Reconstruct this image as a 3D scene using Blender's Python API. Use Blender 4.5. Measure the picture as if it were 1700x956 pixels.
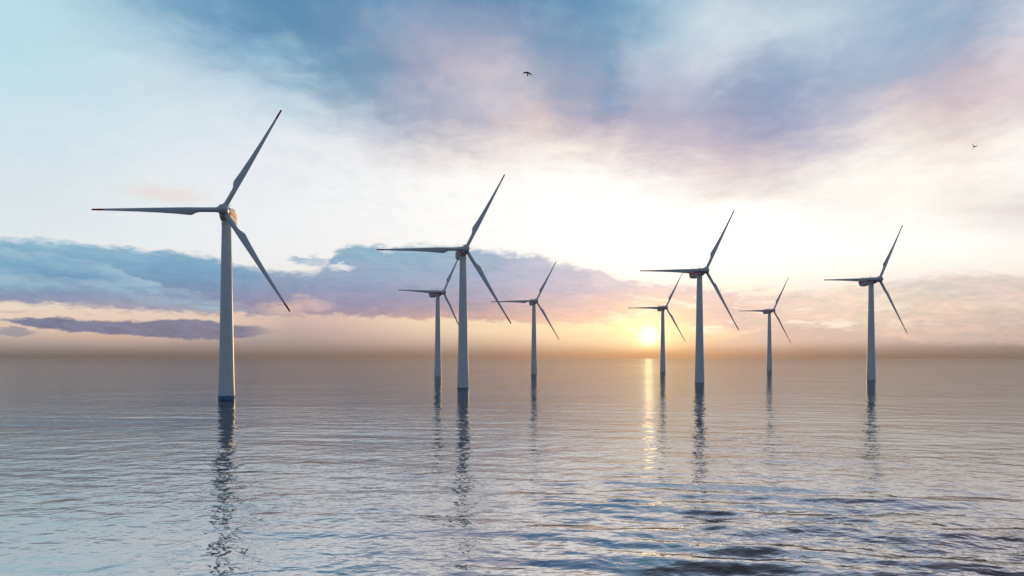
import bpy, bmesh, math, random
import numpy as np
from mathutils import Vector, Matrix
R = math.radians
scene = bpy.context.scene
for o in list(bpy.data.objects): bpy.data.objects.remove(o)
C = scene.collection

# ------------------------------------------------------------------ camera
FPX, HZ, W_, H_ = 1174.8, 593.3, 1700.0, 956.0      # focal length, horizon row, photo size in pixels
CAM_Z = 22.0
cam_d = bpy.data.cameras.new('camera'); cam = bpy.data.objects.new('camera', cam_d); C.objects.link(cam)
cam.location = (0, 0, CAM_Z); cam.rotation_euler = (R(90), 0, 0)
cam_d.sensor_width = 36; cam_d.lens = 36 * FPX / W_
cam_d.shift_y = (HZ - H_ / 2) / W_
cam_d.clip_start = 0.5; cam_d.clip_end = 60000
scene.camera = cam
scene.view_settings.view_transform = 'Standard'; scene.view_settings.look = 'None'
scene.view_settings.exposure = 0; scene.view_settings.gamma = 1
scene.render.engine = 'CYCLES'
scene.cycles.use_denoising = True
scene.cycles.denoiser = 'OPENIMAGEDENOISE'
scene.cycles.max_bounces = 6; scene.cycles.volume_bounces = 1
scene.cycles.sample_clamp_indirect = 2.5; scene.cycles.sample_clamp_direct = 1.3
scene.cycles.caustics_reflective = False; scene.cycles.caustics_refractive = False

SUN_AZ = math.degrees(math.atan((1077 - 850) / FPX)); SUN_EL = 1.75
sd = Vector((math.sin(R(SUN_AZ)) * math.cos(R(SUN_EL)), math.cos(R(SUN_AZ)) * math.cos(R(SUN_EL)), math.sin(R(SUN_EL))))
sun_d = bpy.data.lights.new('sun', 'SUN'); sun = bpy.data.objects.new('sun', sun_d); C.objects.link(sun)
sun_d.energy = 2.4; sun_d.angle = R(0.6); sun_d.color = (1.0, 0.64, 0.22)
sun.rotation_euler = sd.to_track_quat('Z', 'Y').to_euler()
sun.location = (300, 1500, 260)

# ------------------------------------------------------------------ world
world = bpy.data.worlds.new('World'); scene.world = world; world.use_nodes = True
nt = world.node_tree; nt.nodes.clear()
N = nt.nodes; L = nt.links

class V:                                            # scalar socket with arithmetic
    def __init__(s, sock): s.s = sock
    def __add__(a, b): return mth('ADD', a, b)
    def __radd__(a, b): return mth('ADD', a, b)
    def __sub__(a, b): return mth('SUBTRACT', a, b)
    def __rsub__(a, b): return mth('SUBTRACT', b, a)
    def __mul__(a, b): return mth('MULTIPLY', a, b)
    def __rmul__(a, b): return mth('MULTIPLY', a, b)
    def __truediv__(a, b): return mth('DIVIDE', a, b)

def put(sock, v):
    if isinstance(v, V): sock.node.id_data.links.new(v.s, sock)
    elif hasattr(v, 'is_output'): sock.node.id_data.links.new(v, sock)
    else: sock.default_value = v

def mth(op, a, b=0.0, c=None):
    n = N.new('ShaderNodeMath'); n.operation = op
    put(n.inputs[0], a); put(n.inputs[1], b)
    if c is not None: put(n.inputs[2], c)
    return V(n.outputs[0])

def smooth(x, a, b, kind='SMOOTHSTEP'):             # 0 at a, 1 at b
    n = N.new('ShaderNodeMapRange'); n.interpolation_type = kind; n.clamp = True
    put(n.inputs['Value'], x); put(n.inputs['From Min'], a); put(n.inputs['From Max'], b)
    n.inputs['To Min'].default_value = 0; n.inputs['To Max'].default_value = 1
    return V(n.outputs['Result'])

def mix(fac, a, b, kind='MIX'):
    n = N.new('ShaderNodeMix'); n.data_type = 'RGBA'; n.blend_type = kind; n.clamp_factor = True
    put(n.inputs[0], fac)
    for i, v in ((6, a), (7, b)):
        if isinstance(v, tuple): n.inputs[i].default_value = (*v[:3], 1)
        else: put(n.inputs[i], v)
    return n.outputs[2]

def comb(x, y, z):
    n = N.new('ShaderNodeCombineXYZ'); put(n.inputs[0], x); put(n.inputs[1], y); put(n.inputs[2], z)
    return n.outputs[0]

def noise(vec, scale, detail=5, rough=.55, dist=0.0, color=False):
    n = N.new('ShaderNodeTexNoise'); put(n.inputs['Vector'], vec)
    n.inputs['Scale'].default_value = scale; n.inputs['Detail'].default_value = detail
    n.inputs['Roughness'].default_value = rough; n.inputs['Distortion'].default_value = dist
    return n.outputs['Color'] if color else V(n.outputs[0])

def lin(c):
    c = np.asarray(c, float) / 255
    return np.where(c <= .04045, c / 12.92, ((c + .055) / 1.055) ** 2.4)

XS = list(range(0, 1701, 100))
def interp_grid(ys, rows, x, y):
    ys = np.array(ys, float); rows = np.array(rows, float)
    x = min(max(x, 0), 1700) / 100.0; i = min(int(x), 16); fx = x - i
    y = min(max(y, ys[0]), ys[-1]); j = int(min(max(np.searchsorted(ys, y) - 1, 0), len(ys) - 2)); fy = (y - ys[j]) / (ys[j + 1] - ys[j])
    a = rows[j][i] * (1 - fx) + rows[j][i + 1] * fx; b = rows[j + 1][i] * (1 - fx) + rows[j + 1][i + 1] * fx
    return a * (1 - fy) + b * fy

def to_px(az, el): return 850 + FPX * math.tan(R(az)), HZ - FPX * math.tan(R(el)) / math.cos(R(az))
def to_el(x, y): az = math.atan((x - 850) / FPX); return math.degrees(math.atan((HZ - y) / FPX * math.cos(az)))
def to_az(x): return math.degrees(math.atan((x - 850) / FPX))
AZ_SPAN = 45.0; NST = 30; KEEP = 3.0                # ramps store colour / KEEP

def grid_nodes(u, el, ys, rows, els, boost=True):
    """colour as a function of direction: one colour ramp over azimuth for each elevation"""
    prev = None; out = None
    for e in els:
        n = N.new('ShaderNodeValToRGB'); cr = n.color_ramp; cr.interpolation = 'LINEAR'
        while len(cr.elements) < NST: cr.elements.new(0.5)
        for k in range(NST):
            cr.elements[k].position = k / (NST - 1)
        for k in range(NST):
            az = -AZ_SPAN + 2 * AZ_SPAN * k / (NST - 1)
            x, y = to_px(az, e)
            c = lin(interp_grid(ys, rows, x, y))
            if boost:
                lum = c.mean(); t = min(max((lum - .80) / .19, 0), 1); c = c * (1 + (.06 + .25 * min(max((x - 850) / 450, 0), 1)) * t * t)
                if x < 450 and y < 300: c = c * np.array([1.0 + .05 * max(0, 1 - x / 200), 1.0, 1.0 + .01])
            cr.elements[k].color = (*(c / KEEP), 1)
        put(n.inputs[0], u)
        out = n.outputs[0] if out is None else mix(smooth(el, prev, e, 'LINEAR'), out, n.outputs[0])
        prev = e
    return out

def curve_nodes(u, pts):
    """elevation of a cloud edge over azimuth; stored as (el + 5) / 30"""
    n = N.new('ShaderNodeValToRGB'); cr = n.color_ramp; cr.interpolation = 'LINEAR'
    ps = [(to_az(x) / (2 * AZ_SPAN) + .5, (to_el(x, y) + 5) / 30) for x, y in pts]
    while len(cr.elements) < len(ps): cr.elements.new(0.5)
    for k, (p, v) in enumerate(ps): cr.elements[k].position = p
    for k, (p, v) in enumerate(ps): cr.elements[k].color = (v, v, v, 1)
    put(n.inputs[0], u)
    s = N.new('ShaderNodeSeparateColor'); L.new(n.outputs[0], s.inputs[0])
    return V(s.outputs[0]) * 30.0 - 5.0

def rows_(txt):
    out = []
    for ln in txt.strip().splitlines():
        v = [tuple(int(q) for q in t.split(',')) for t in ln.split()]
        assert len(v) == 18, (len(v), ln)
        out.append(v)
    return out

# the open sky with its soft upper cloud: colours by direction
SKY_Y = [-420, -150, 0, 50, 100, 150, 200, 250, 300, 350, 400, 450, 500, 530, 550, 570, 585, 594]
SKY = rows_('''
120,150,180 120,150,180 115,145,178 110,142,176 105,138,174 100,132,170 96,124,164 92,116,156 86,106,146 80,98,138 78,88,120 80,80,104 82,76,94 84,74,88 86,74,86 88,74,84 90,76,84 94,80,86
182,220,232 176,212,226 150,192,214 112,158,192 96,144,184 94,140,180 104,144,184 118,152,188 108,144,180 98,140,176 100,144,180 130,160,190 150,166,192 150,160,186 150,156,182 150,150,176 156,150,174 170,160,176
188,226,236 184,220,230 160,198,216 116,164,196 96,146,184 92,142,182 108,150,188 128,160,192 115,150,184 100,146,182 108,156,188 170,200,220 205,222,232 190,212,226 188,210,224 160,186,210 160,184,208 205,212,226
186,226,236 190,224,234 182,212,226 160,196,216 114,160,192 98,146,182 118,155,188 160,172,196 140,160,190 110,150,184 120,160,190 172,200,218 214,226,235 210,224,232 200,214,228 156,182,208 150,172,200 222,216,226
190,228,236 196,226,236 202,226,236 198,218,230 170,204,222 114,160,190 116,152,182 168,170,194 204,188,200 150,168,194 126,158,190 204,211,225 205,212,226 140,166,196 162,184,208 168,180,202 200,190,204 228,214,218
198,230,238 202,228,238 208,228,238 214,230,238 210,226,236 180,206,222 128,158,186 160,168,192 208,208,220 185,180,198 136,158,190 200,200,216 150,166,194 144,162,194 168,180,204 208,198,210 205,190,200 222,208,212
204,230,240 208,230,238 214,232,240 220,234,240 224,234,242 224,232,240 202,212,224 162,170,194 205,196,206 222,206,206 170,168,194 186,182,202 170,170,196 156,164,194 200,198,214 236,222,218 225,208,206 244,232,230
212,232,240 214,232,240 222,236,242 228,238,244 232,238,244 236,240,244 236,238,242 226,218,220 246,236,230 252,242,234 238,222,216 205,194,206 203,190,204 200,192,206 244,238,236 246,236,228 248,238,230 250,244,238
220,234,240 222,234,240 228,238,243 234,240,245 236,240,245 238,242,246 242,244,246 248,248,248 252,252,250 254,252,250 253,250,246 250,244,240 228,216,214 242,232,226 250,246,240 252,246,238 250,244,236 252,248,242
226,236,240 228,236,241 232,239,243 236,241,244 238,242,246 242,244,246 246,247,248 250,250,250 253,253,251 254,254,251 254,254,251 254,253,250 253,250,246 253,250,246 248,242,236 252,246,240 242,234,228 234,224,222
228,238,242 230,238,242 234,240,244 236,242,245 240,243,246 243,244,246 246,246,247 250,250,250 253,253,252 254,254,252 254,254,252 254,254,251 253,252,249 253,252,248 252,250,246 252,249,244 252,249,244 251,247,242
234,238,238 234,238,238 236,238,240 238,240,240 240,241,240 242,242,240 246,244,240 250,248,244 253,250,246 254,252,246 254,252,246 254,252,244 253,250,242 252,248,240 251,247,238 251,245,236 250,243,234 249,241,232
240,224,208 238,222,206 238,222,208 236,220,206 236,214,202 238,212,200 242,220,200 246,228,202 250,236,210 252,242,214 255,248,222 255,248,224 250,240,222 248,236,218 247,234,214 246,232,210 245,229,208 243,226,206
234,212,194 232,208,192 232,206,190 232,208,192 228,204,188 205,180,176 226,200,182 242,220,188 244,224,190 247,230,194 252,238,194 252,236,186 246,228,200 244,228,206 242,226,204 240,222,202 238,219,202 235,216,202
222,196,180 226,196,178 228,194,172 220,192,174 196,178,172 186,168,168 205,180,170 225,204,182 236,215,186 240,219,184 247,230,184 249,230,176 240,218,190 232,212,194 226,206,188 220,200,186 212,194,182 205,188,178
167,156,154 175,159,156 185,165,158 175,159,156 159,148,147 161,150,149 177,159,154 187,169,160 195,177,162 209,191,167 228,209,179 232,211,173 213,191,169 195,177,165 184,166,160 175,159,155 167,153,149 159,146,143
118,111,111 117,109,109 117,109,109 117,109,109 117,109,109 118,111,110 122,113,111 128,118,115 135,126,121 148,131,121 164,140,121 181,147,109 155,134,124 141,128,121 131,121,118 126,117,114 122,114,112 118,111,111
96,89,89 96,89,89 96,89,89 96,89,89 97,90,89 99,91,90 103,94,91 106,97,92 112,100,94 122,107,96 140,116,94 153,124,91 129,111,98 115,102,94 108,97,92 105,94,91 103,93,91 101,92,91
''')
# the long low cloud bank
BANK_Y = [400, 430, 460, 485, 505, 525, 550]
BANK = rows_('''
150,192,210 145,188,208 138,184,206 142,186,206 150,190,208 150,186,206 140,184,206 150,186,206 160,186,206 188,200,217 225,222,228 240,232,230 240,234,230 242,236,230 240,232,226 234,225,220 232,222,218 232,222,218
120,174,204 122,171,202 122,169,202 116,167,200 130,172,200 140,176,204 132,175,202 143,176,202 150,177,204 180,190,212 215,212,224 228,220,226 236,226,226 240,232,228 236,226,222 230,218,216 228,216,214 226,214,212
116,166,196 108,158,196 114,160,196 104,154,194 118,158,192 150,168,196 143,167,198 148,171,200 156,173,204 176,182,208 205,200,216 225,214,220 236,224,222 240,230,222 236,224,218 228,216,212 226,212,208 224,210,206
132,148,180 124,146,182 126,150,184 118,144,182 125,143,180 137,148,184 139,150,186 148,157,188 158,165,194 186,182,204 198,188,206 222,204,206 220,202,206 236,220,210 238,224,212 228,212,204 224,208,202 222,206,200
165,160,182 160,158,182 156,157,182 148,149,178 138,138,172 150,145,172 143,144,178 156,151,178 170,157,178 200,180,190 213,190,190 235,207,184 218,197,197 234,214,204 240,222,204 232,212,198 226,208,196 222,204,194
200,178,180 180,168,178 172,164,176 170,160,172 160,152,170 162,146,162 160,146,168 188,160,166 194,164,166 215,182,178 230,202,184 246,224,186 220,196,191 226,204,198 236,216,198 228,206,194 222,202,192 216,198,188
200,184,180 190,176,176 180,168,176 175,164,172 168,156,168 170,152,162 176,156,162 200,170,166 210,180,168 225,195,176 238,210,182 248,226,186 218,196,188 214,194,188 220,202,188 214,194,184 206,188,180 200,182,174
''')

tc = N.new('ShaderNodeTexCoord'); dirv = tc.outputs['Generated']
sp = N.new('ShaderNodeSeparateXYZ'); L.new(dirv, sp.inputs[0])
dx, dy, dz = (V(s) for s in sp.outputs)
az0 = mth('ARCTAN2', dx, dy) * (180 / math.pi)
el0 = mth('ARCSINE', mth('MINIMUM', mth('MAXIMUM', dz, -1.0), 1.0)) * (180 / math.pi)
# upper cloud seen as a sheet overhead: streaks run towards the horizon
zz = mth('MAXIMUM', dz, 0.0) + .12
sheet = comb(dx / zz, dy / zz, 0.0)
wn = noise(sheet, 2.4, 7, .62, 0.3, color=True)
ws = N.new('ShaderNodeSeparateColor'); L.new(wn, ws.inputs[0])
w1, w2 = V(ws.outputs[0]) - .5, V(ws.outputs[1]) - .5
high = smooth(el0, 5, 14)
wf = noise(sheet, 8.0, 5, .6, 0.4, color=True)
wg = N.new('ShaderNodeSeparateColor'); L.new(wf, wg.inputs[0])
azu = az0 + w1 * high * 5.5 + (V(wg.outputs[0]) - .5) * high * 5.0; elu = el0 + w2 * high * 3.6 + (V(wg.outputs[1]) - .5) * high * 3.4
u_sky = azu / (2 * AZ_SPAN) + .5
ELS = [-.3, .2, .5, .9, 1.4, 2.0, 2.8, 3.8, 5, 6.5, 8, 9.5, 11, 12.5, 14, 15.5, 17, 18.5, 20, 22, 24, 26.5, 30, 36, 44]
skyc = grid_nodes(u_sky, elu, SKY_Y, SKY, ELS)
# brightness structure inside the upper cloud
fib = noise(comb(dx / zz * 3.2, dy / zz * 1.1, 3.0), 2.6, 7, .62, .4)
puff = noise(sheet, 5.0, 6, .6, .2)
inside = smooth(el0, 6, 14) * smooth(az0 + el0 * .9, -16, 2)
g = 1.0 + ((fib - .5) * .30 + (puff - .5) * .26) * inside
skyc = mix(1.0, skyc, comb(g, g * .75 + .25, g * .55 + .45), 'MULTIPLY')
wisp = smooth(fib * .6 + puff * .4, .50, .66) * inside
skyc = mix(wisp * .10, skyc, tuple(lin((232, 228, 232)) / KEEP))

# low bank, its edges broken by fine noise
lowv = comb(az0, el0 * 2.6, 0.0)
en = noise(lowv, .75, 8, .62, .2); en2 = noise(comb(az0, el0 * 5.0, 7.0), .11, 6, .6, .6)
edge = (en - .5) * 1.7
az_b = az0 + (noise(lowv, .25, 5, .6) - .5) * 2.2
u_b = az_b / (2 * AZ_SPAN) + .5; u0 = az0 / (2 * AZ_SPAN) + .5
top = curve_nodes(u0, [(0,391),(100,394),(200,405),(300,414),(350,420),(390,433),(430,442),(460,446),(500,449),(535,444),(555,415),(580,402),
    (620,401),(645,411),(665,403),(730,402),(800,411),(860,417),(905,422),(930,434),(1000,446),(1025,456),(1060,463),(1100,465),(1200,473),(1340,478),
    (1400,472),(1480,465),(1530,456),(1590,450),(1700,453)])
bot = curve_nodes(u0, [(0,503),(100,505),(200,513),(300,519),(400,522),(500,526),(600,525),(700,528),(740,526),(800,531),(880,536),(960,538),(1000,533),
    (1077,534),(1130,540),(1200,548),(1260,552),(1400,560),(1700,572)])
el_b = el0 + edge * .9
m_top = smooth(top - el_b, -.12, .60)
m_bot = smooth(el_b - bot + (en2 - .5) * .7, -.22, .30)
# clear pocket and detached puff at the notch
def blob(x, y, rx, ry, soft=.5, wob=1.2):
    a, e = to_az(x), to_el(x, y)
    ra = math.degrees(rx / FPX) * math.cos(R(a)) ** 2; re = math.degrees(ry / FPX)
    p = (az0 - a) / ra; q = (el_b - e) / re
    d = mth('SQRT', p * p + q * q) + (en - .5) * wob
    return 1.0 - smooth(d, 1 - soft, 1 + soft)
bankm = m_top * m_bot
bankm = bankm * (1.0 - blob(566, 443, 20, 5, .6) * .8)
bankm = mth('MAXIMUM', bankm, blob(498, 431, 20, 5, .5) * .75)
bankm = mth('MAXIMUM', bankm, blob(530, 436, 26, 8, .5) * .6)
bankc = grid_nodes(u_b, el0 + (noise(lowv, .3, 6, .62, .4) - .5) * 1.5, BANK_Y, BANK, [to_el(850, y) for y in (560, 545, 525, 505, 485, 460, 430, 400)], boost=False)
# inner relief of the bank: billows brighter on top
bil = noise(comb(az0, el0 * 3.6 + az0 * .16, 1.0), .30, 8, .6, .5)
bil2 = noise(comb(az0, el0 * 3.6 + az0 * .16, 1.35), .30, 8, .6, .5)
gb = 1.0 + (bil - .5) * .5 + (bil - bil2) * 1.3
bankc = mix(1.0, bankc, comb(gb, gb * .5 + .5, gb * .3 + .7), 'MULTIPLY')
# two pale ridges running down to the right inside the bank
for pts_, k_ in (([(0,411),(80,420),(170,436),(205,452),(300,482),(385,506),(1700,600)], .62), ([(200,466),(240,471),(300,478),(350,492),(420,508),(1700,600)], .5), ([(0,448),(120,462),(260,494),(400,512),(1700,600)], .35)):
    rc = curve_nodes(u0, pts_); dlt = rc - el_b
    rm = smooth(dlt, -.10, .12) * (1.0 - smooth(dlt, .10, 1.15)) * (1.0 - smooth(az0, to_az(330), to_az(430))) * (.4 + smooth(bil, .35, .6))
    bankc = mix(rm * k_, bankc, tuple(lin((158, 192, 212)) / KEEP))
# pale rim where the sun lights the top edge
rim = smooth(top - el_b, -.18, 0) * (1.0 - smooth(top - el_b, 0, .22)) * .35
c = mix(bankm * .97, skyc, bankc)
c = mix(rim, c, tuple(np.array([1.0, .90, .84]) / KEEP))
# the cream gap clouds right of the sun break up the bank there
gap = smooth(noise(comb(az0, el0 * 3.2, 11.0), .34, 7, .6, .5), .50, .66) * smooth(az0, 4, 12) * smooth(el0, 1.2, 2.4) * (1.0 - smooth(el0, 5.2, 6.4)) * (1.0 - smooth(az0, 22, 33) * .75)
c = mix(gap * .75, c, tuple(lin((254, 246, 226)) * 1.05 / KEEP))

# dark narrow cloud low on the left, with its small neighbour
t2 = curve_nodes(u0, [(0,529),(25,529),(55,525),(100,526),(150,531),(200,533),(250,531),(320,529),(350,532),(400,538),(430,541),(470,549),(500,560),(1700,580)])
b2 = curve_nodes(u0, [(0,533),(50,541),(100,549),(150,553),(200,556),(250,560),(300,563),(350,564),(400,562),(430,558),(470,550),(500,556),(1700,560)])
el_c = el0 + edge * .45
m2 = smooth(t2 - el_c, -.04, .16) * smooth(el_c - b2, -.05, .13) * (1.0 - smooth(az0, to_az(400), to_az(470)))
c2 = mix(smooth(az0, -36, -18), tuple(lin((108, 118, 150)) / KEEP), tuple(lin((122, 124, 152)) / KEEP))
c2 = mix(1.0, c2, comb(gb, gb, gb), 'MULTIPLY')
c = mix(m2 * .95, c, c2)
c = mix(blob(22, 551, 36, 7, .35) * .8, c, tuple(lin((146, 146, 164)) / KEEP))
# thin mauve wisps in the cream gap
wis = smooth(noise(comb(az0, el0 * 7.0, 4.0), .35, 6, .6, .3), .56, .68) * smooth(el0, 2.3, 2.8) * (1.0 - smooth(el0, 3.6, 4.2)) * (1.0 - smooth(az0, -18, -8))
c = mix(wis * .5, c, tuple(lin((196, 168, 172)) / KEEP))
# low mauve bank on the right
t3 = curve_nodes(u0, [(0,585),(1150,575),(1230,556),(1270,546),(1330,542),(1380,543),(1420,549),(1470,557),(1520,562),(1560,560),(1620,557),(1700,560)])
m3 = smooth(t3 - (el0 + edge * .5), -.04, .25) * smooth(az0, 14, 18) * smooth(el0, .5, 1.6)
c = mix(m3 * .7, c, tuple(lin((204, 186, 182)) / KEEP))
# soft pink lights left of centre
for (x, y, rx, ry, k) in ((470, 512, 34, 8, .55), (515, 500, 26, 6, .45), (275, 322, 60, 10, .35), (530, 509, 20, 6, .4)):
    c = mix(blob(x, y, rx, ry, .8) * k, c, tuple(lin((244, 206, 190)) / KEEP))

# the sun behind thin cloud: bright core, warm aureole
cosd = N.new('ShaderNodeVectorMath'); cosd.operation = 'DOT_PRODUCT'; L.new(dirv, cosd.inputs[0]); cosd.inputs[1].default_value = sd
ang = mth('ARCCOSINE', mth('MINIMUM', V(cosd.outputs['Value']), 1.0)) * (180 / math.pi)
def gauss(s): return mth('EXPONENT', (ang / s) * (ang / s) * -1.0)
def add(cc, fac, col): 
    n = N.new('ShaderNodeMix'); n.data_type = 'RGBA'; n.blend_type = 'ADD'; n.clamp_factor = False
    put(n.inputs[0], fac); L.new(cc, n.inputs[6]); n.inputs[7].default_value = (*[q / KEEP for q in col], 1); return n.outputs[2]
above = smooth(el0, .15, .9)
c = add(c, gauss(.44) * above * 6.0, (1.0, .96, .86))
c = add(c, gauss(2.0) * above * .46, (1.0, .77, .30))
c = add(c, gauss(8.0) * .10, (1.0, .72, .36))

# the rest of the sky: dimmer blue dusk overhead and behind
rear = mix(smooth(el0, 12, 58), (.27, .38, .53), (.075, .066, .074))
rear = mix(smooth(noise(sheet, 1.1, 5, .6), .4, .65) * .45 * (1.0 - smooth(el0, 20, 45)), rear, (.34, .38, .46))
sc_ = N.new('ShaderNodeMix'); sc_.data_type = 'RGBA'; sc_.blend_type = 'MULTIPLY'; sc_.inputs[0].default_value = 1
L.new(c, sc_.inputs[6]); sc_.inputs[7].default_value = (KEEP * 1.02,) * 3 + (1,); 
c = sc_.outputs[2]
absaz = mth('ABSOLUTE', az0)
away = mth('MAXIMUM', smooth(absaz, 42, 75), smooth(el0, 31, 42))
c = mix(away, c, rear)

# physical sky under the cloud veil
sky = N.new('ShaderNodeTexSky'); sky.sky_type = 'NISHITA'; sky.sun_disc = False
sky.sun_elevation = R(SUN_EL); sky.sun_rotation = R(SUN_AZ)
STR = 0.10
m10 = N.new('ShaderNodeMix'); m10.data_type = 'RGBA'; m10.blend_type = 'MULTIPLY'; m10.inputs[0].default_value = 1
L.new(c, m10.inputs[6]); m10.inputs[7].default_value = (1 / STR,) * 3 + (1,)
final = mix(.92, sky.outputs[0], m10.outputs[2])
bg = N.new('ShaderNodeBackground'); L.new(final, bg.inputs[0]); bg.inputs[1].default_value = STR
wo = N.new('ShaderNodeOutputWorld'); L.new(bg.outputs[0], wo.inputs[0])
world.cycles.sampling_method = 'MANUAL'; world.cycles.sample_map_resolution = 1024

# ------------------------------------------------------------------ materials
def mat(name):
    m = bpy.data.materials.new(name); m.use_nodes = True; t = m.node_tree; t.nodes.clear()
    o = t.nodes.new('ShaderNodeOutputMaterial'); return m, t, o

def paint(name, col, rough=.4, streak=.10, spec=.5):
    m, t, o = mat(name); n = t.nodes; l = t.links
    b = n.new('ShaderNodeBsdfPrincipled'); b.inputs['Roughness'].default_value = rough
    b.inputs['Specular IOR Level'].default_value = spec
    g = n.new('ShaderNodeTexCoord'); mp = n.new('ShaderNodeMapping'); mp.inputs['Scale'].default_value = (1.2, 1.2, .05)
    l.new(g.outputs['Object'], mp.inputs[0])
    a = n.new('ShaderNodeTexNoise'); a.inputs['Scale'].default_value = 1.0; a.inputs['Detail'].default_value = 6; l.new(mp.outputs[0], a.inputs['Vector'])
    a2 = n.new('ShaderNodeTexNoise'); a2.inputs['Scale'].default_value = .35; a2.inputs['Detail'].default_value = 4; l.new(g.outputs['Object'], a2.inputs['Vector'])
    mm = n.new('ShaderNodeMath'); mm.operation = 'ADD'; l.new(a.outputs[0], mm.inputs[0]); l.new(a2.outputs[0], mm.inputs[1])
    r = n.new('ShaderNodeMapRange'); r.inputs[1].default_value = .7; r.inputs[2].default_value = 1.3
    r.inputs[3].default_value = 1 - streak; r.inputs[4].default_value = 1.0; l.new(mm.outputs[0], r.inputs[0])
    x = n.new('ShaderNodeMix'); x.data_type = 'RGBA'; x.blend_type = 'MULTIPLY'; x.inputs[0].default_value = 1
    x.inputs[6].default_value = (*col, 1); l.new(r.outputs[0], x.inputs[7])
    l.new(x.outputs[2], b.inputs['Base Color']); l.new(b.outputs[0], o.inputs[0])
    return m

M_WHITE = paint('tower_paint', (.66, .72, .78), .22, .12)
M_BLADE = paint('blade_paint', (.64, .68, .73), .26, .08)
M_RED = paint('signal_red', (.62, .018, .015), .6, .15, .25)
M_NAC = paint('nacelle_gelcoat', (.66, .70, .74), .6, .12, .25)
M_DARK = paint('dark_steel', (.05, .055, .06), .45, .2)
M_RAIL = paint('galvanised_steel', (.30, .30, .29), .4, .2)

def mat_band():  # blue of the water over the submerged foot, put into the colour
    m, t, o = mat('underwater_tint_band'); n = t.nodes; l = t.links
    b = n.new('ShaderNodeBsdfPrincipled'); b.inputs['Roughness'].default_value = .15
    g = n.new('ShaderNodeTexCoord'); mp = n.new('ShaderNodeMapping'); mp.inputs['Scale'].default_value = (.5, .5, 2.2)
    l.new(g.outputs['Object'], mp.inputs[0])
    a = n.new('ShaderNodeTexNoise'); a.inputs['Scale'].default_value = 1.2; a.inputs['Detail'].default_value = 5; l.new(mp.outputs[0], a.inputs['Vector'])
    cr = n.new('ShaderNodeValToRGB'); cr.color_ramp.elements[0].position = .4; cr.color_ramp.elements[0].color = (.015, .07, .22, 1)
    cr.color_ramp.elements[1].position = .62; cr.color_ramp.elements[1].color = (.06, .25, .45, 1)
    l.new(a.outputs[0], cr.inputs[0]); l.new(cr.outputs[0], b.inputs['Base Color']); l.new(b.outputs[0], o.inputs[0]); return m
M_BAND = mat_band()

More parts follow.
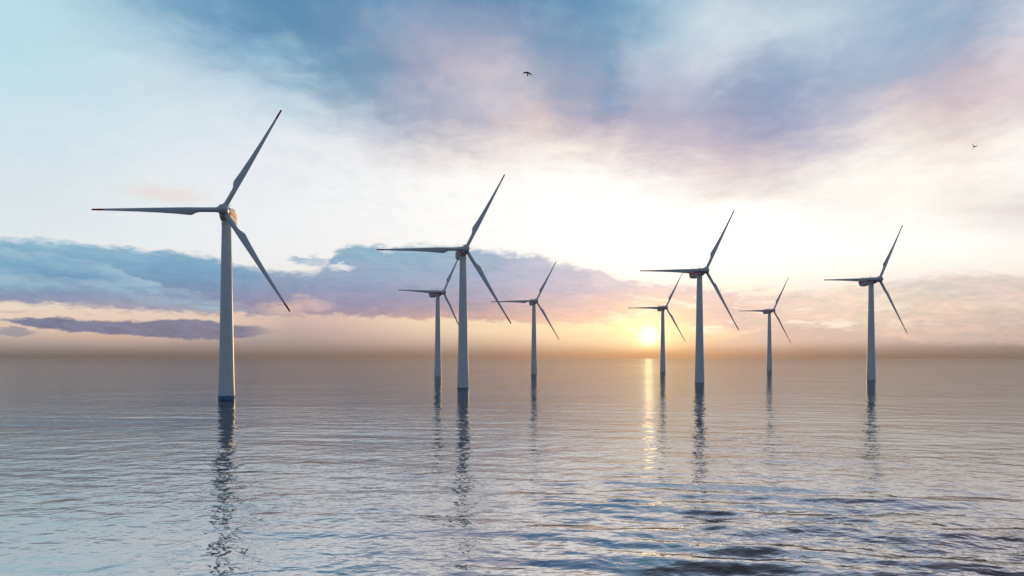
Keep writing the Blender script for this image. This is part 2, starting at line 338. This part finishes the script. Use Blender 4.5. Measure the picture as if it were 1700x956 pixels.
def mat_water():
    m, t, o = mat('sea_water'); n = t.nodes; l = t.links
    g = n.new('ShaderNodeNewGeometry')
    def nz(sx, sy, rot, scale, detail, rough, w=0.0):
        mp = n.new('ShaderNodeMapping'); mp.inputs['Scale'].default_value = (sx, sy, 1); mp.inputs['Rotation'].default_value = (0, 0, R(rot))
        mp.inputs['Location'].default_value = (w * 13.7, w * 5.1, 0)
        l.new(g.outputs['Position'], mp.inputs[0])
        a = n.new('ShaderNodeTexNoise'); a.noise_dimensions = '2D'; a.inputs['Scale'].default_value = scale; a.inputs['Detail'].default_value = detail
        a.inputs['Roughness'].default_value = rough; a.inputs['Distortion'].default_value = .25
        l.new(mp.outputs[0], a.inputs['Vector']); return a.outputs[0]
    h = None
    for (sx, sy, rot, scale, det, rg, amp, w) in WAVES:
        q = n.new('ShaderNodeMath'); q.operation = 'MULTIPLY_ADD'
        l.new(nz(sx, sy, rot, scale, det, rg, w), q.inputs[0]); q.inputs[1].default_value = amp
        if h is None: q.inputs[2].default_value = 0
        else: l.new(h, q.inputs[2])
        h = q.outputs[0]
    # calmer and rougher patches
    bp = n.new('ShaderNodeBump'); bp.inputs['Strength'].default_value = 1; bp.inputs['Distance'].default_value = 1
    pn = nz(.5, 1, 12, .018, 3, .5, 4)
    r = n.new('ShaderNodeMapRange'); r.inputs[1].default_value = .35; r.inputs[2].default_value = .65; r.inputs[3].default_value = .55; r.inputs[4].default_value = 1.25
    l.new(pn, r.inputs[0])
    # a gusty patch of stronger chop lies over the near water
    ds = n.new('ShaderNodeVectorMath'); ds.operation = 'DISTANCE'; l.new(g.outputs['Position'], ds.inputs[0]); ds.inputs[1].default_value = (60, 40, 0)
    gp = n.new('ShaderNodeMapRange'); gp.interpolation_type = 'SMOOTHSTEP'; gp.inputs[1].default_value = 230; gp.inputs[2].default_value = 45
    gp.inputs[3].default_value = 1.0; gp.inputs[4].default_value = 2.3; l.new(ds.outputs['Value'], gp.inputs[0])
    gm = n.new('ShaderNodeMath'); gm.operation = 'MULTIPLY'; l.new(gp.outputs[0], gm.inputs[0]); l.new(r.outputs[0], gm.inputs[1])
    hh = n.new('ShaderNodeMath'); hh.operation = 'MULTIPLY'; l.new(h, hh.inputs[0]); l.new(gm.outputs[0], hh.inputs[1])
    l.new(hh.outputs[0], bp.inputs['Height'])
    gl = n.new('ShaderNodeBsdfGlossy'); gl.distribution = 'GGX'; gl.inputs['Roughness'].default_value = .015
    gl.inputs['Color'].default_value = (.94, .95, .97, 1); l.new(bp.outputs[0], gl.inputs['Normal'])
    df = n.new('ShaderNodeBsdfDiffuse'); df.inputs['Color'].default_value = (.008, .022, .040, 1); l.new(bp.outputs[0], df.inputs['Normal'])
    lw = n.new('ShaderNodeLayerWeight'); lw.inputs['Blend'].default_value = .5; l.new(bp.outputs[0], lw.inputs['Normal'])
    fr = n.new('ShaderNodeValToRGB'); cr = fr.color_ramp; cr.interpolation = 'B_SPLINE'
    tab = ((0, .08), (.40, .26), (.60, .50), (.72, .70), (.82, .60), (.90, .46), (.95, .46), (.98, .60), (1.0, .84))
    while len(cr.elements) < len(tab): cr.elements.new(.5)
    for k_, (p_, v_) in enumerate(tab): cr.elements[k_].position = p_
    for k_, (p_, v_) in enumerate(tab): cr.elements[k_].color = (v_, v_, v_, 1)
    l.new(lw.outputs['Facing'], fr.inputs[0]); fsum = fr.outputs[0]
    mx = n.new('ShaderNodeMixShader'); l.new(fsum, mx.inputs[0]); l.new(df.outputs[0], mx.inputs[1]); l.new(gl.outputs[0], mx.inputs[2])
    l.new(mx.outputs[0], o.inputs[0]); return m
#        sx   sy  rot scale det rough amp  w
WAVES = [(.90, 1, 10, .075, 2, .45, .30, 0),
         (.75, 1, -14, .24, 2.5, .55, .18, 3),
         (.65, 1, 12, .60, 2, .5, .066, 1),
         (.60, 1, 20, 1.3, 2, .5, .022, 5),
         (.60, 1, -8, 2.6, 1, .5, .005, 2)]
M_SEA = mat_water()

# ------------------------------------------------------------------ helpers
def link(name, bm, mats, parent=None, smoothf=True, sharp=40):
    me = bpy.data.meshes.new(name); bm.normal_update(); bm.to_mesh(me); bm.free()
    for m in (mats if isinstance(mats, (list, tuple)) else [mats]): me.materials.append(m)
    if smoothf:
        for p in me.polygons: p.use_smooth = True
        if sharp: me.set_sharp_from_angle(angle=R(sharp))
    o = bpy.data.objects.new(name, me); C.objects.link(o)
    if parent is not None: o.parent = parent
    return o

def loft(bm, rings, cap=True, mats=None):
    vs = [[bm.verts.new(p) for p in r] for r in rings]; n = len(rings[0])
    for i in range(len(vs) - 1):
        for k in range(n):
            f = bm.faces.new((vs[i][k], vs[i][(k + 1) % n], vs[i + 1][(k + 1) % n], vs[i + 1][k]))
            if mats: f.material_index = mats[i] if not callable(mats) else mats(i, k)
    if cap: bm.faces.new(vs[0][::-1]); bm.faces.new(vs[-1])
    return vs

def ring(r, z, n=48, cx=0, cy=0, axis='z'):
    out = []
    for k in range(n):
        a = 2 * math.pi * k / n; p, q = r * math.cos(a), r * math.sin(a)
        out.append((p + cx, q + cy, z) if axis == 'z' else (p, z, -q))
    return out

def rod(bm, a, b, r, n=8):
    a, b = Vector(a), Vector(b); d = (b - a); q = d.to_track_quat('Z', 'Y')
    def rr(p): return [p + q @ Vector((r * math.cos(2 * math.pi * k / n), r * math.sin(2 * math.pi * k / n), 0)) for k in range(n)]
    loft(bm, [rr(a), rr(b)])

def box(bm, c, s, bev=0.0):
    ret = bmesh.ops.create_cube(bm, size=1, matrix=Matrix.Translation(c) @ Matrix.Diagonal((*s, 1)))
    if bev: bmesh.ops.bevel(bm, geom=list({e for v in ret['verts'] for e in v.link_edges}), offset=bev, segments=2, affect='EDGES')

# ------------------------------------------------------------------ the sea
def build_sea():
    rng = np.random.default_rng(7)
    rs = [4.0]
    while rs[-1] < 30: rs.append(rs[-1] * 1.05)
    while rs[-1] < 420: rs.append(rs[-1] + max(.16, rs[-1] * .0030))
    while rs[-1] < 13000: rs.append(rs[-1] * 1.04)
    rs = np.array(rs)
    az = np.concatenate([np.linspace(-180, -46, 40)[:-1], np.linspace(-46, 46, 900), np.linspace(46, 180, 40)[1:-1]])
    A, Rr = np.meshgrid(np.radians(az), rs)
    X = Rr * np.sin(A); Y = Rr * np.cos(A); Z = np.zeros_like(X)
    # sum of travelling waves, a broad swell and shorter wind waves
    reach = np.clip((150 - Rr) / 75, 0, 1) * (.20 + .80 * np.clip((X + 8) / 30, 0, 1))
    for lam0, lam1, cnt, slope, mean, spread, nf in ((14, 26, 8, .008, 16, 14, 6.5), (5, 12, 26, .013, 14, 22, 9.5), (1.8, 4.5, 30, .014, 8, 48, 3.2)):
        for _ in range(cnt):
            lam = math.exp(rng.uniform(math.log(lam0), math.log(lam1))); k = 2 * math.pi / lam
            th = R(rng.normal(mean, spread)); kx, ky = k * math.sin(th), k * math.cos(th)
            amp = slope / k / math.sqrt(cnt) * math.sqrt(2) * rng.uniform(.7, 1.3); ph = rng.uniform(0, 6.283)
            p = kx * X + ky * Y + ph
            lim = np.clip(1.6 - Rr * .0035 * 6 / lam, 0, 1)          # leave out what the mesh cannot carry
            if lam < 5: lim = lim * np.clip((200 - Rr) / 100, 0, 1)
            Z += (1 + nf * reach) * amp * lim * (np.sin(p) + .18 * np.cos(2 * p))
    # groups of stronger waves
    grp = .75 + .55 * np.sin(X * .035 + Y * .021 + 1.0) * np.sin(Y * .045 - X * .014 + .4)
    near = 1.0
    Z *= np.clip(grp, .25, 1.4) * near
    Z *= np.clip((420 - Rr) / 150, 0, 1); Z[np.abs(np.degrees(A)) > 46] = 0
    nr, na = X.shape
    co = np.stack([X, Y, Z], -1).reshape(-1, 3)
    i = np.arange(nr - 1)[:, None] * na; j = np.arange(na)[None, :]; j2 = (j + 1) % na
    f = np.stack([i + j, i + j2, i + na + j2, i + na + j], -1).reshape(-1, 4)[:, ::-1]
    me = bpy.data.meshes.new('sea')
    co = np.vstack([co, [[0, 0, 0]]]); c0 = len(co) - 1
    tri = np.stack([np.full(na, c0), (np.arange(na) + 1) % na, np.arange(na)], -1)
    me.vertices.add(len(co)); me.vertices.foreach_set('co', co.ravel())
    me.loops.add(f.size + tri.size); me.loops.foreach_set('vertex_index', np.concatenate([f.ravel(), tri.ravel()]).astype(np.int32))
    me.polygons.add(len(f) + len(tri))
    st = np.concatenate([np.arange(len(f)) * 4, len(f) * 4 + np.arange(len(tri)) * 3]).astype(np.int32)
    me.polygons.foreach_set('loop_start', st)
    me.polygons.foreach_set('use_smooth', np.ones(len(st), bool))
    me.update(calc_edges=True); me.validate()
    if me.polygons[0].normal.z < 0: me.flip_normals()
    me.materials.append(M_SEA)
    o = bpy.data.objects.new('sea', me); C.objects.link(o); o['kind'] = 'structure'; o['label'] = 'rippled open sea reaching to the horizon'
    return o
build_sea()

# ------------------------------------------------------------------ wind turbine
HUB_Z, BL, OVER, TILT, CONE = 97.67, 61.2, 11.08, 0.014, -0.0226

def tower_bm():
    bm = bmesh.new()
    prof = [(-6, 4.35), (0, 4.2), (4, 4.10), (12, 3.86), (21, 3.68), (30, 3.50), (40, 3.31), (50, 3.13), (60, 2.95), (70, 2.78), (80, 2.61), (HUB_Z - 5.2, 2.36)]
    loft(bm, [ring(r, z) for z, r in prof]); return bm

def section(chord, thick, lead, twist, z, circ, n=20):
    """one blade section: leading edge at +x side, trailing towards -x; z along the span, y across the rotor plane"""
    pts = []
    for k in range(n):
        a = 2 * math.pi * k / n
        cx_, cy_ = math.cos(a), math.sin(a)
        tx = lead - chord * (1 - cx_) / 2; ty = thick / 2 * cy_ * (1 if circ > .9 else (.35 + .65 * ((1 + cx_) / 2) ** .6) if True else 1)
        p = Vector((tx, ty, 0)); p = Matrix.Rotation(twist, 3, 'Z') @ p
        pts.append((p.x, p.y, z))
    return pts

def blade_bm(part):
    # radius, chord, thickness, leading edge, twist(deg), roundness
    P = [(1.6, 2.55, 2.5, 1.27, 0, 1), (3.2, 2.5, 2.5, 1.25, 0, 1), (8, 2.42, 2.4, 1.22, 2, 1), (11.6, 2.45, 2.2, 1.20, 5, 1), (13.0, 2.75, 1.8, 1.2, 9, .8), (14.6, 3.6, 1.25, 1.2, 12, .5),
         (15.6, 3.95, 1.1, 1.22, 13, .3), (17, 3.85, .95, 1.22, 12, .2), (22, 3.25, .78, 1.15, 9, 0), (30, 2.55, .56, 1.0, 6, 0), (40, 1.85, .38, .80, 3, 0), (50, 1.3, .24, .58, 1, 0), (56, 1.02, .17, .46, 0, 0)]
    T = [(56.004, 1.03, .18, .465, 0, 0), (59.8, .90, .15, .40, 0, 0), (61.0, .84, .12, .38, 0, 0), (61.3, .70, .08, .32, 0, 0)]
    bm = bmesh.new()
    loft(bm, [section(c_, t_, le, -R(tw), r, ci) for r, c_, t_, le, tw, ci in (P if part == 'b' else T)])
    return bm

def nacelle_bm():
    # x across, y along the axis (+y rear), z up from the hub axis; cross sections with a chamfered belly
    bm = bmesh.new(); rings = []
    def sec(y, w, zt, zb):
        zs0 = zt - (zt - zb) * .40; zs1 = zs0 - 1.65
        return [(-w * .86, y, zt), (w * .86, y, zt), (w * .97, y, zt - .5), (w, y, zs0), (w, y, zs1), (w * .98, y, zb + 1.5), (w * .68, y, zb), (-w * .68, y, zb), (-w * .98, y, zb + 1.5), (-w, y, zs1), (-w, y, zs0), (-w * .97, y, zt - .5)]
    for y, w, zt, zb in ((-6.0, 2.4, 2.2, -2.4), (-5.6, 2.7, 2.6, -2.8), (-2, 3.2, 2.8, -3.4), (4, 3.6, 2.8, -3.9), (10, 3.7, 2.7, -4.5), (12.4, 3.5, 2.5, -4.6), (13.6, 3.1, 1.7, -3.2)):
        rings.append(sec(y, w, zt, zb))
    # material 1 = red waist stripe
    loft(bm, rings, mats=lambda i, k: 1 if k in (3, 9) else 0)
    bmesh.ops.recalc_face_normals(bm, faces=bm.faces)
    return bm

def make_turbine():
    root = bpy.data.objects.new('wind_turbine', None); C.objects.link(root)
    root.empty_display_size = 5
    tw = link('tower', tower_bm(), M_WHITE, root)
    bm = bmesh.new(); loft(bm, [ring(2.40, HUB_Z - 5.6), ring(2.55, HUB_Z - 5.5), ring(2.55, HUB_Z - 4.9), ring(2.4, HUB_Z - 4.7), ring(2.3, HUB_Z - 3.0)])
    link('yaw_collar', bm, M_WHITE, root)
    na = link('nacelle', nacelle_bm(), [M_NAC, M_RED], root, True, 25); na.location = (0, 0, HUB_Z)
    bm = bmesh.new(); box(bm, (0, 5.2, 2.85), (2.6, 5.2, .5), .1)
    link('roof_hatch', bm, M_DARK, na, False)
    bm = bmesh.new(); box(bm, (0, 11.9, .4), (3.6, 1.2, 2.0), .12)
    link('cooler_vent', bm, M_DARK, na, False)
    bm = bmesh.new()                                    # helicopter hoist railing round the rear roof
    for y in np.linspace(3.2, 11.6, 6):
        for x in (-2.6, 2.6): rod(bm, (x, y, 2.5), (x, y, 4.1), .07, 6)
    for x in (-1.0, 1.0): rod(bm, (x, 11.6, 2.45), (x, 11.6, 4.1), .07, 6)
    for z in (3.3, 4.1):
        for x in (-2.6, 2.6): rod(bm, (x, 3.2, z), (x, 11.6, z), .06, 6)
        rod(bm, (-2.6, 11.6, z), (2.6, 11.6, z), .06, 6)
    link('roof_railing', bm, M_RAIL, na, True)
    bm = bmesh.new(); rod(bm, (.9, 2.0, 2.6), (.9, 2.0, 5.4), .09); rod(bm, (.1, 2.0, 5.0), (1.7, 2.0, 5.0), .06); rod(bm, (.1, 2, 5.0), (.1, 2, 5.5), .12); rod(bm, (1.7, 2, 5.0), (1.7, 2, 5.4), .14)
    link('weather_mast', bm, M_DARK, na, True)
    bm = bmesh.new(); loft(bm, [ring(2.35, y, 40, axis='y') for y in (-5.9, -7.0)] + [ring(2.2, -8.4, 40, axis='y')])
    bmesh.ops.recalc_face_normals(bm, faces=bm.faces)
    link('rotor_bearing', bm, M_DARK, na, True)
    rot = bpy.data.objects.new('rotor', None)
    # hub with rounded nose
    bm = bmesh.new()
    prof = [(2.55, 2.55), (2.3, 2.72), (.8, 2.85), (-.6, 2.82), (-1.6, 2.62), (-2.5, 2.2), (-3.2, 1.6), (-3.65, .9), (-3.82, .3)]
    loft(bm, [ring(r, y, 40, axis='y') for y, r in prof]); bmesh.ops.recalc_face_normals(bm, faces=bm.faces)
    for a in BLADE_ANG:
        t = R(a); d = Vector((math.cos(t), 0, math.sin(t)))
        b2 = []
        q = d.to_track_quat('Z', 'Y')
        loft(bm, [[d * h + q @ Vector((r * math.cos(s * math.pi / 12), r * math.sin(s * math.pi / 12), 0)) for s in range(24)] for h, r in ((1.5, 1.5), (2.95, 1.5), (3.1, 1.38))])
    bmesh.ops.recalc_face_normals(bm, faces=bm.faces)
    hub = link('hub', bm, M_BLADE, root, True, 35)
    hub.location = (0, -OVER * math.cos(TILT), HUB_Z + OVER * math.sin(TILT)); hub.rotation_euler = (-TILT, 0, 0)
    bpy.data.objects.remove(rot)
    meb = mets = None
    for a in BLADE_ANG:
        if meb is None:
            b = link('blade', blade_bm('b'), M_BLADE, hub, True, 50); tp = link('blade_tip', blade_bm('t'), M_RED, b, True, 50); meb, mets = b.data, tp.data
        else:
            b = bpy.data.objects.new('blade', meb); C.objects.link(b); b.parent = hub
            tp = bpy.data.objects.new('blade_tip', mets); C.objects.link(tp); tp.parent = b
        # span along d, trailing edge counter-clockwise seen from the front
        t = R(a); d = Vector((math.cos(t) * math.cos(CONE), -math.sin(CONE), math.sin(t) * math.cos(CONE)))
        lead = Vector((math.sin(t), 0, -math.cos(t)))                 # clockwise side seen from -y
        yv = d.cross(lead).normalized(); 
        m = Matrix((lead, yv, d)).transposed()
        b.rotation_euler = m.to_euler()
    return root
BLADE_ANG = (180, 60, -60)

def children(o): return [c for c in bpy.data.objects if c.parent == o]
def copy_tree(o, parent=None):
    c = o.copy(); C.objects.link(c)
    if parent: c.parent = parent
    for ch in children(o): copy_tree(ch, c)
    return c

TURB = [ # X, Y, yaw, phase, label
 (-150.9, 374.0, 0.2348, 0.041, 'largest and leftmost white wind turbine, red striped nacelle, blue band painted as its foot seen through water'),
 (-35.0, 505.3, 0.2358, 0.04, 'second largest wind turbine, tall white tower just left of the picture centre'),
 (165.9, 626.0, 0.2368, 0.034, 'large wind turbine right of the sun, overlapping a smaller glowing one'),
 (353.3, 696.2, 0.2398, 0.035, 'rightmost white wind turbine, alone beneath the flying bird on the right'),
 (-87.0, 830.0, 0.7428, 0.019, 'small wind turbine turned sideways, partly hidden behind the large one left of centre'),
 (29.7, 958, 0.2368, 0.036, 'small wind turbine at the picture centre, between the second largest one and the sun'),
 (230.1, 1080, 0.2358, 0.034, 'small distant wind turbine standing closest to the low sun'),
 (418.3, 1150, 0.2378, 0.03, 'smallest wind turbine, standing between the two large ones on the right side'),
]
proto = make_turbine(); todo = []
for i, t in enumerate(TURB): todo.append(proto if i == 0 else copy_tree(proto))
for o, (x, y, yaw, ph, lab) in zip(todo, TURB):
    o.location = (x, y, 0); o.rotation_euler = (0, 0, yaw)
    o['label'] = lab; o['category'] = 'wind turbine'; o['group'] = 'offshore wind turbines standing in the sea'
    for h in children(o):
        if h.name.startswith('hub'): h.rotation_euler = (-TILT, -ph, 0)
# blue ring painted as the nearest tower's foot under water, thinner on the next
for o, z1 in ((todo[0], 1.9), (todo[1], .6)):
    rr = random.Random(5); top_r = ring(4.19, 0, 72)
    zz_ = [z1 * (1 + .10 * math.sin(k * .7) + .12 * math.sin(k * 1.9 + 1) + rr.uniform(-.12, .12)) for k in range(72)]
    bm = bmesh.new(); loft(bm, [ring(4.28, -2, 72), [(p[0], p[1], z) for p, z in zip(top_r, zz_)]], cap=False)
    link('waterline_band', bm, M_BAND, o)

# ------------------------------------------------------------------ birds
def mat_bird():
    m, t, o = mat('black_plumage'); n = t.nodes; l = t.links
    b = n.new('ShaderNodeBsdfPrincipled'); b.inputs['Roughness'].default_value = .7
    g = n.new('ShaderNodeTexCoord'); a = n.new('ShaderNodeTexNoise'); a.inputs['Scale'].default_value = 25; l.new(g.outputs['Object'], a.inputs['Vector'])
    cr = n.new('ShaderNodeValToRGB'); cr.color_ramp.elements[0].color = (.006, .006, .007, 1); cr.color_ramp.elements[1].color = (.022, .020, .020, 1)
    l.new(a.outputs[0], cr.inputs[0]); l.new(cr.outputs[0], b.inputs['Base Color']); l.new(b.outputs[0], o.inputs[0]); return m
M_BIRD = mat_bird()

def bird(px, py, dist, pts, label):
    """pts: picture-scale skeleton in metres around the body: (x, y, z) per station with half widths"""
    bm = bmesh.new()
    def tube(st, n=10):
        rings = []
        for i, (p, ra, rb, ax) in enumerate(st):
            p = Vector(p); nx = Vector(st[min(i + 1, len(st) - 1)][0]) - Vector(st[max(i - 1, 0)][0]); nx.normalize()
            a = Vector(ax) - nx * Vector(ax).dot(nx); a.normalize(); b = nx.cross(a)
            rings.append([p + a * ra * math.cos(2 * math.pi * k / n) + b * rb * math.sin(2 * math.pi * k / n) for k in range(n)])
        loft(bm, rings)
    for st in pts: tube(st)
    bmesh.ops.recalc_face_normals(bm, faces=bm.faces)
    o = link('bird', bm, M_BIRD, None, True, 60)
    o.location = ((px - 850) / FPX * dist, dist, CAM_Z + (HZ - py) / FPX * dist)
    o['label'] = label; o['category'] = 'bird'; o['group'] = 'birds in the sky'
U = (0, .25, 1)
bird(876, 121.5, 74, [
  [((-.02, -.10, .16), .012, .012, (1,0,0)), ((-.02, -.08, .12), .035, .035, (1,0,0)), ((-.01, -.04, .05), .06, .055, (1,0,0)), ((.0, .02, -.05), .06, .055, (1,0,0)), ((.0, .08, -.13), .035, .03, (1,0,0)), ((.01, .12, -.18), .07, .012, (1,0,-.35)), ((.02, .16, -.24), .12, .008, (1,0,-.35))],
  [((0, -.02, .04), .09, .03, U), ((-.16, -.03, .06), .10, .022, U), ((-.32, -.02, .06), .085, .016, U), ((-.46, .02, .02), .05, .010, U), ((-.56, .05, .0), .012, .006, U)],
  [((0, -.02, .03), .09, .03, U), ((.13, -.03, .01), .10, .022, U), ((.27, -.02, -.06), .085, .016, U), ((.40, .02, -.17), .05, .010, U), ((.50, .05, -.29), .012, .006, U)]],
  'black bird gliding with spread wings high over the middle of the sea')
bird(1617, 243, 100, [
  [((.03, -.10, .04), .012, .012, (1,0,0)), ((.02, -.08, .02), .035, .035, (1,0,0)), ((.01, -.04, -.03), .055, .05, (1,0,0)), ((-.01, .03, -.10), .05, .045, (1,0,0)), ((-.03, .10, -.17), .03, .02, (1,0,0)), ((-.07, .15, -.23), .11, .010, (1,0,-.1))],
  [((0, -.02, -.02), .07, .03, (0.3,.3,1)), ((-.10, -.03, .08), .075, .022, (.5,.2,1)), ((-.17, -.02, .22), .06, .016, (1,.2,.5)), ((-.20, .02, .34), .035, .010, (1,.2,.3)), ((-.205, .05, .42), .010, .006, (1,.2,.3))],
  [((0, -.02, -.03), .07, .03, U), ((.13, -.03, -.03), .075, .022, U), ((.29, -.02, .02), .055, .016, U), ((.44, .02, .11), .03, .010, U), ((.56, .05, .18), .010, .006, U)]],
  'small dark bird with raised V shaped wings at the upper right')

# ------------------------------------------------------------------ air over the sea
def build_haze():
    m, t, o = mat('sea_haze')
    v = t.nodes.new('ShaderNodeVolumePrincipled'); v.inputs['Color'].default_value = (.90, .86, .84, 1)
    v.inputs['Density'].default_value = HAZE; v.inputs['Anisotropy'].default_value = .35
    t.links.new(v.outputs[0], o.inputs['Volume'])
    bm = bmesh.new(); bmesh.ops.create_cube(bm, size=1, matrix=Matrix.Translation((0, 0, 83)) @ Matrix.Diagonal((27000, 27000, 172, 1)))
    h = link('haze', bm, m, None, False); h['kind'] = 'stuff'; h['label'] = 'thin brownish sea haze lying along the horizon'
HAZE = 1.0e-5
build_haze()
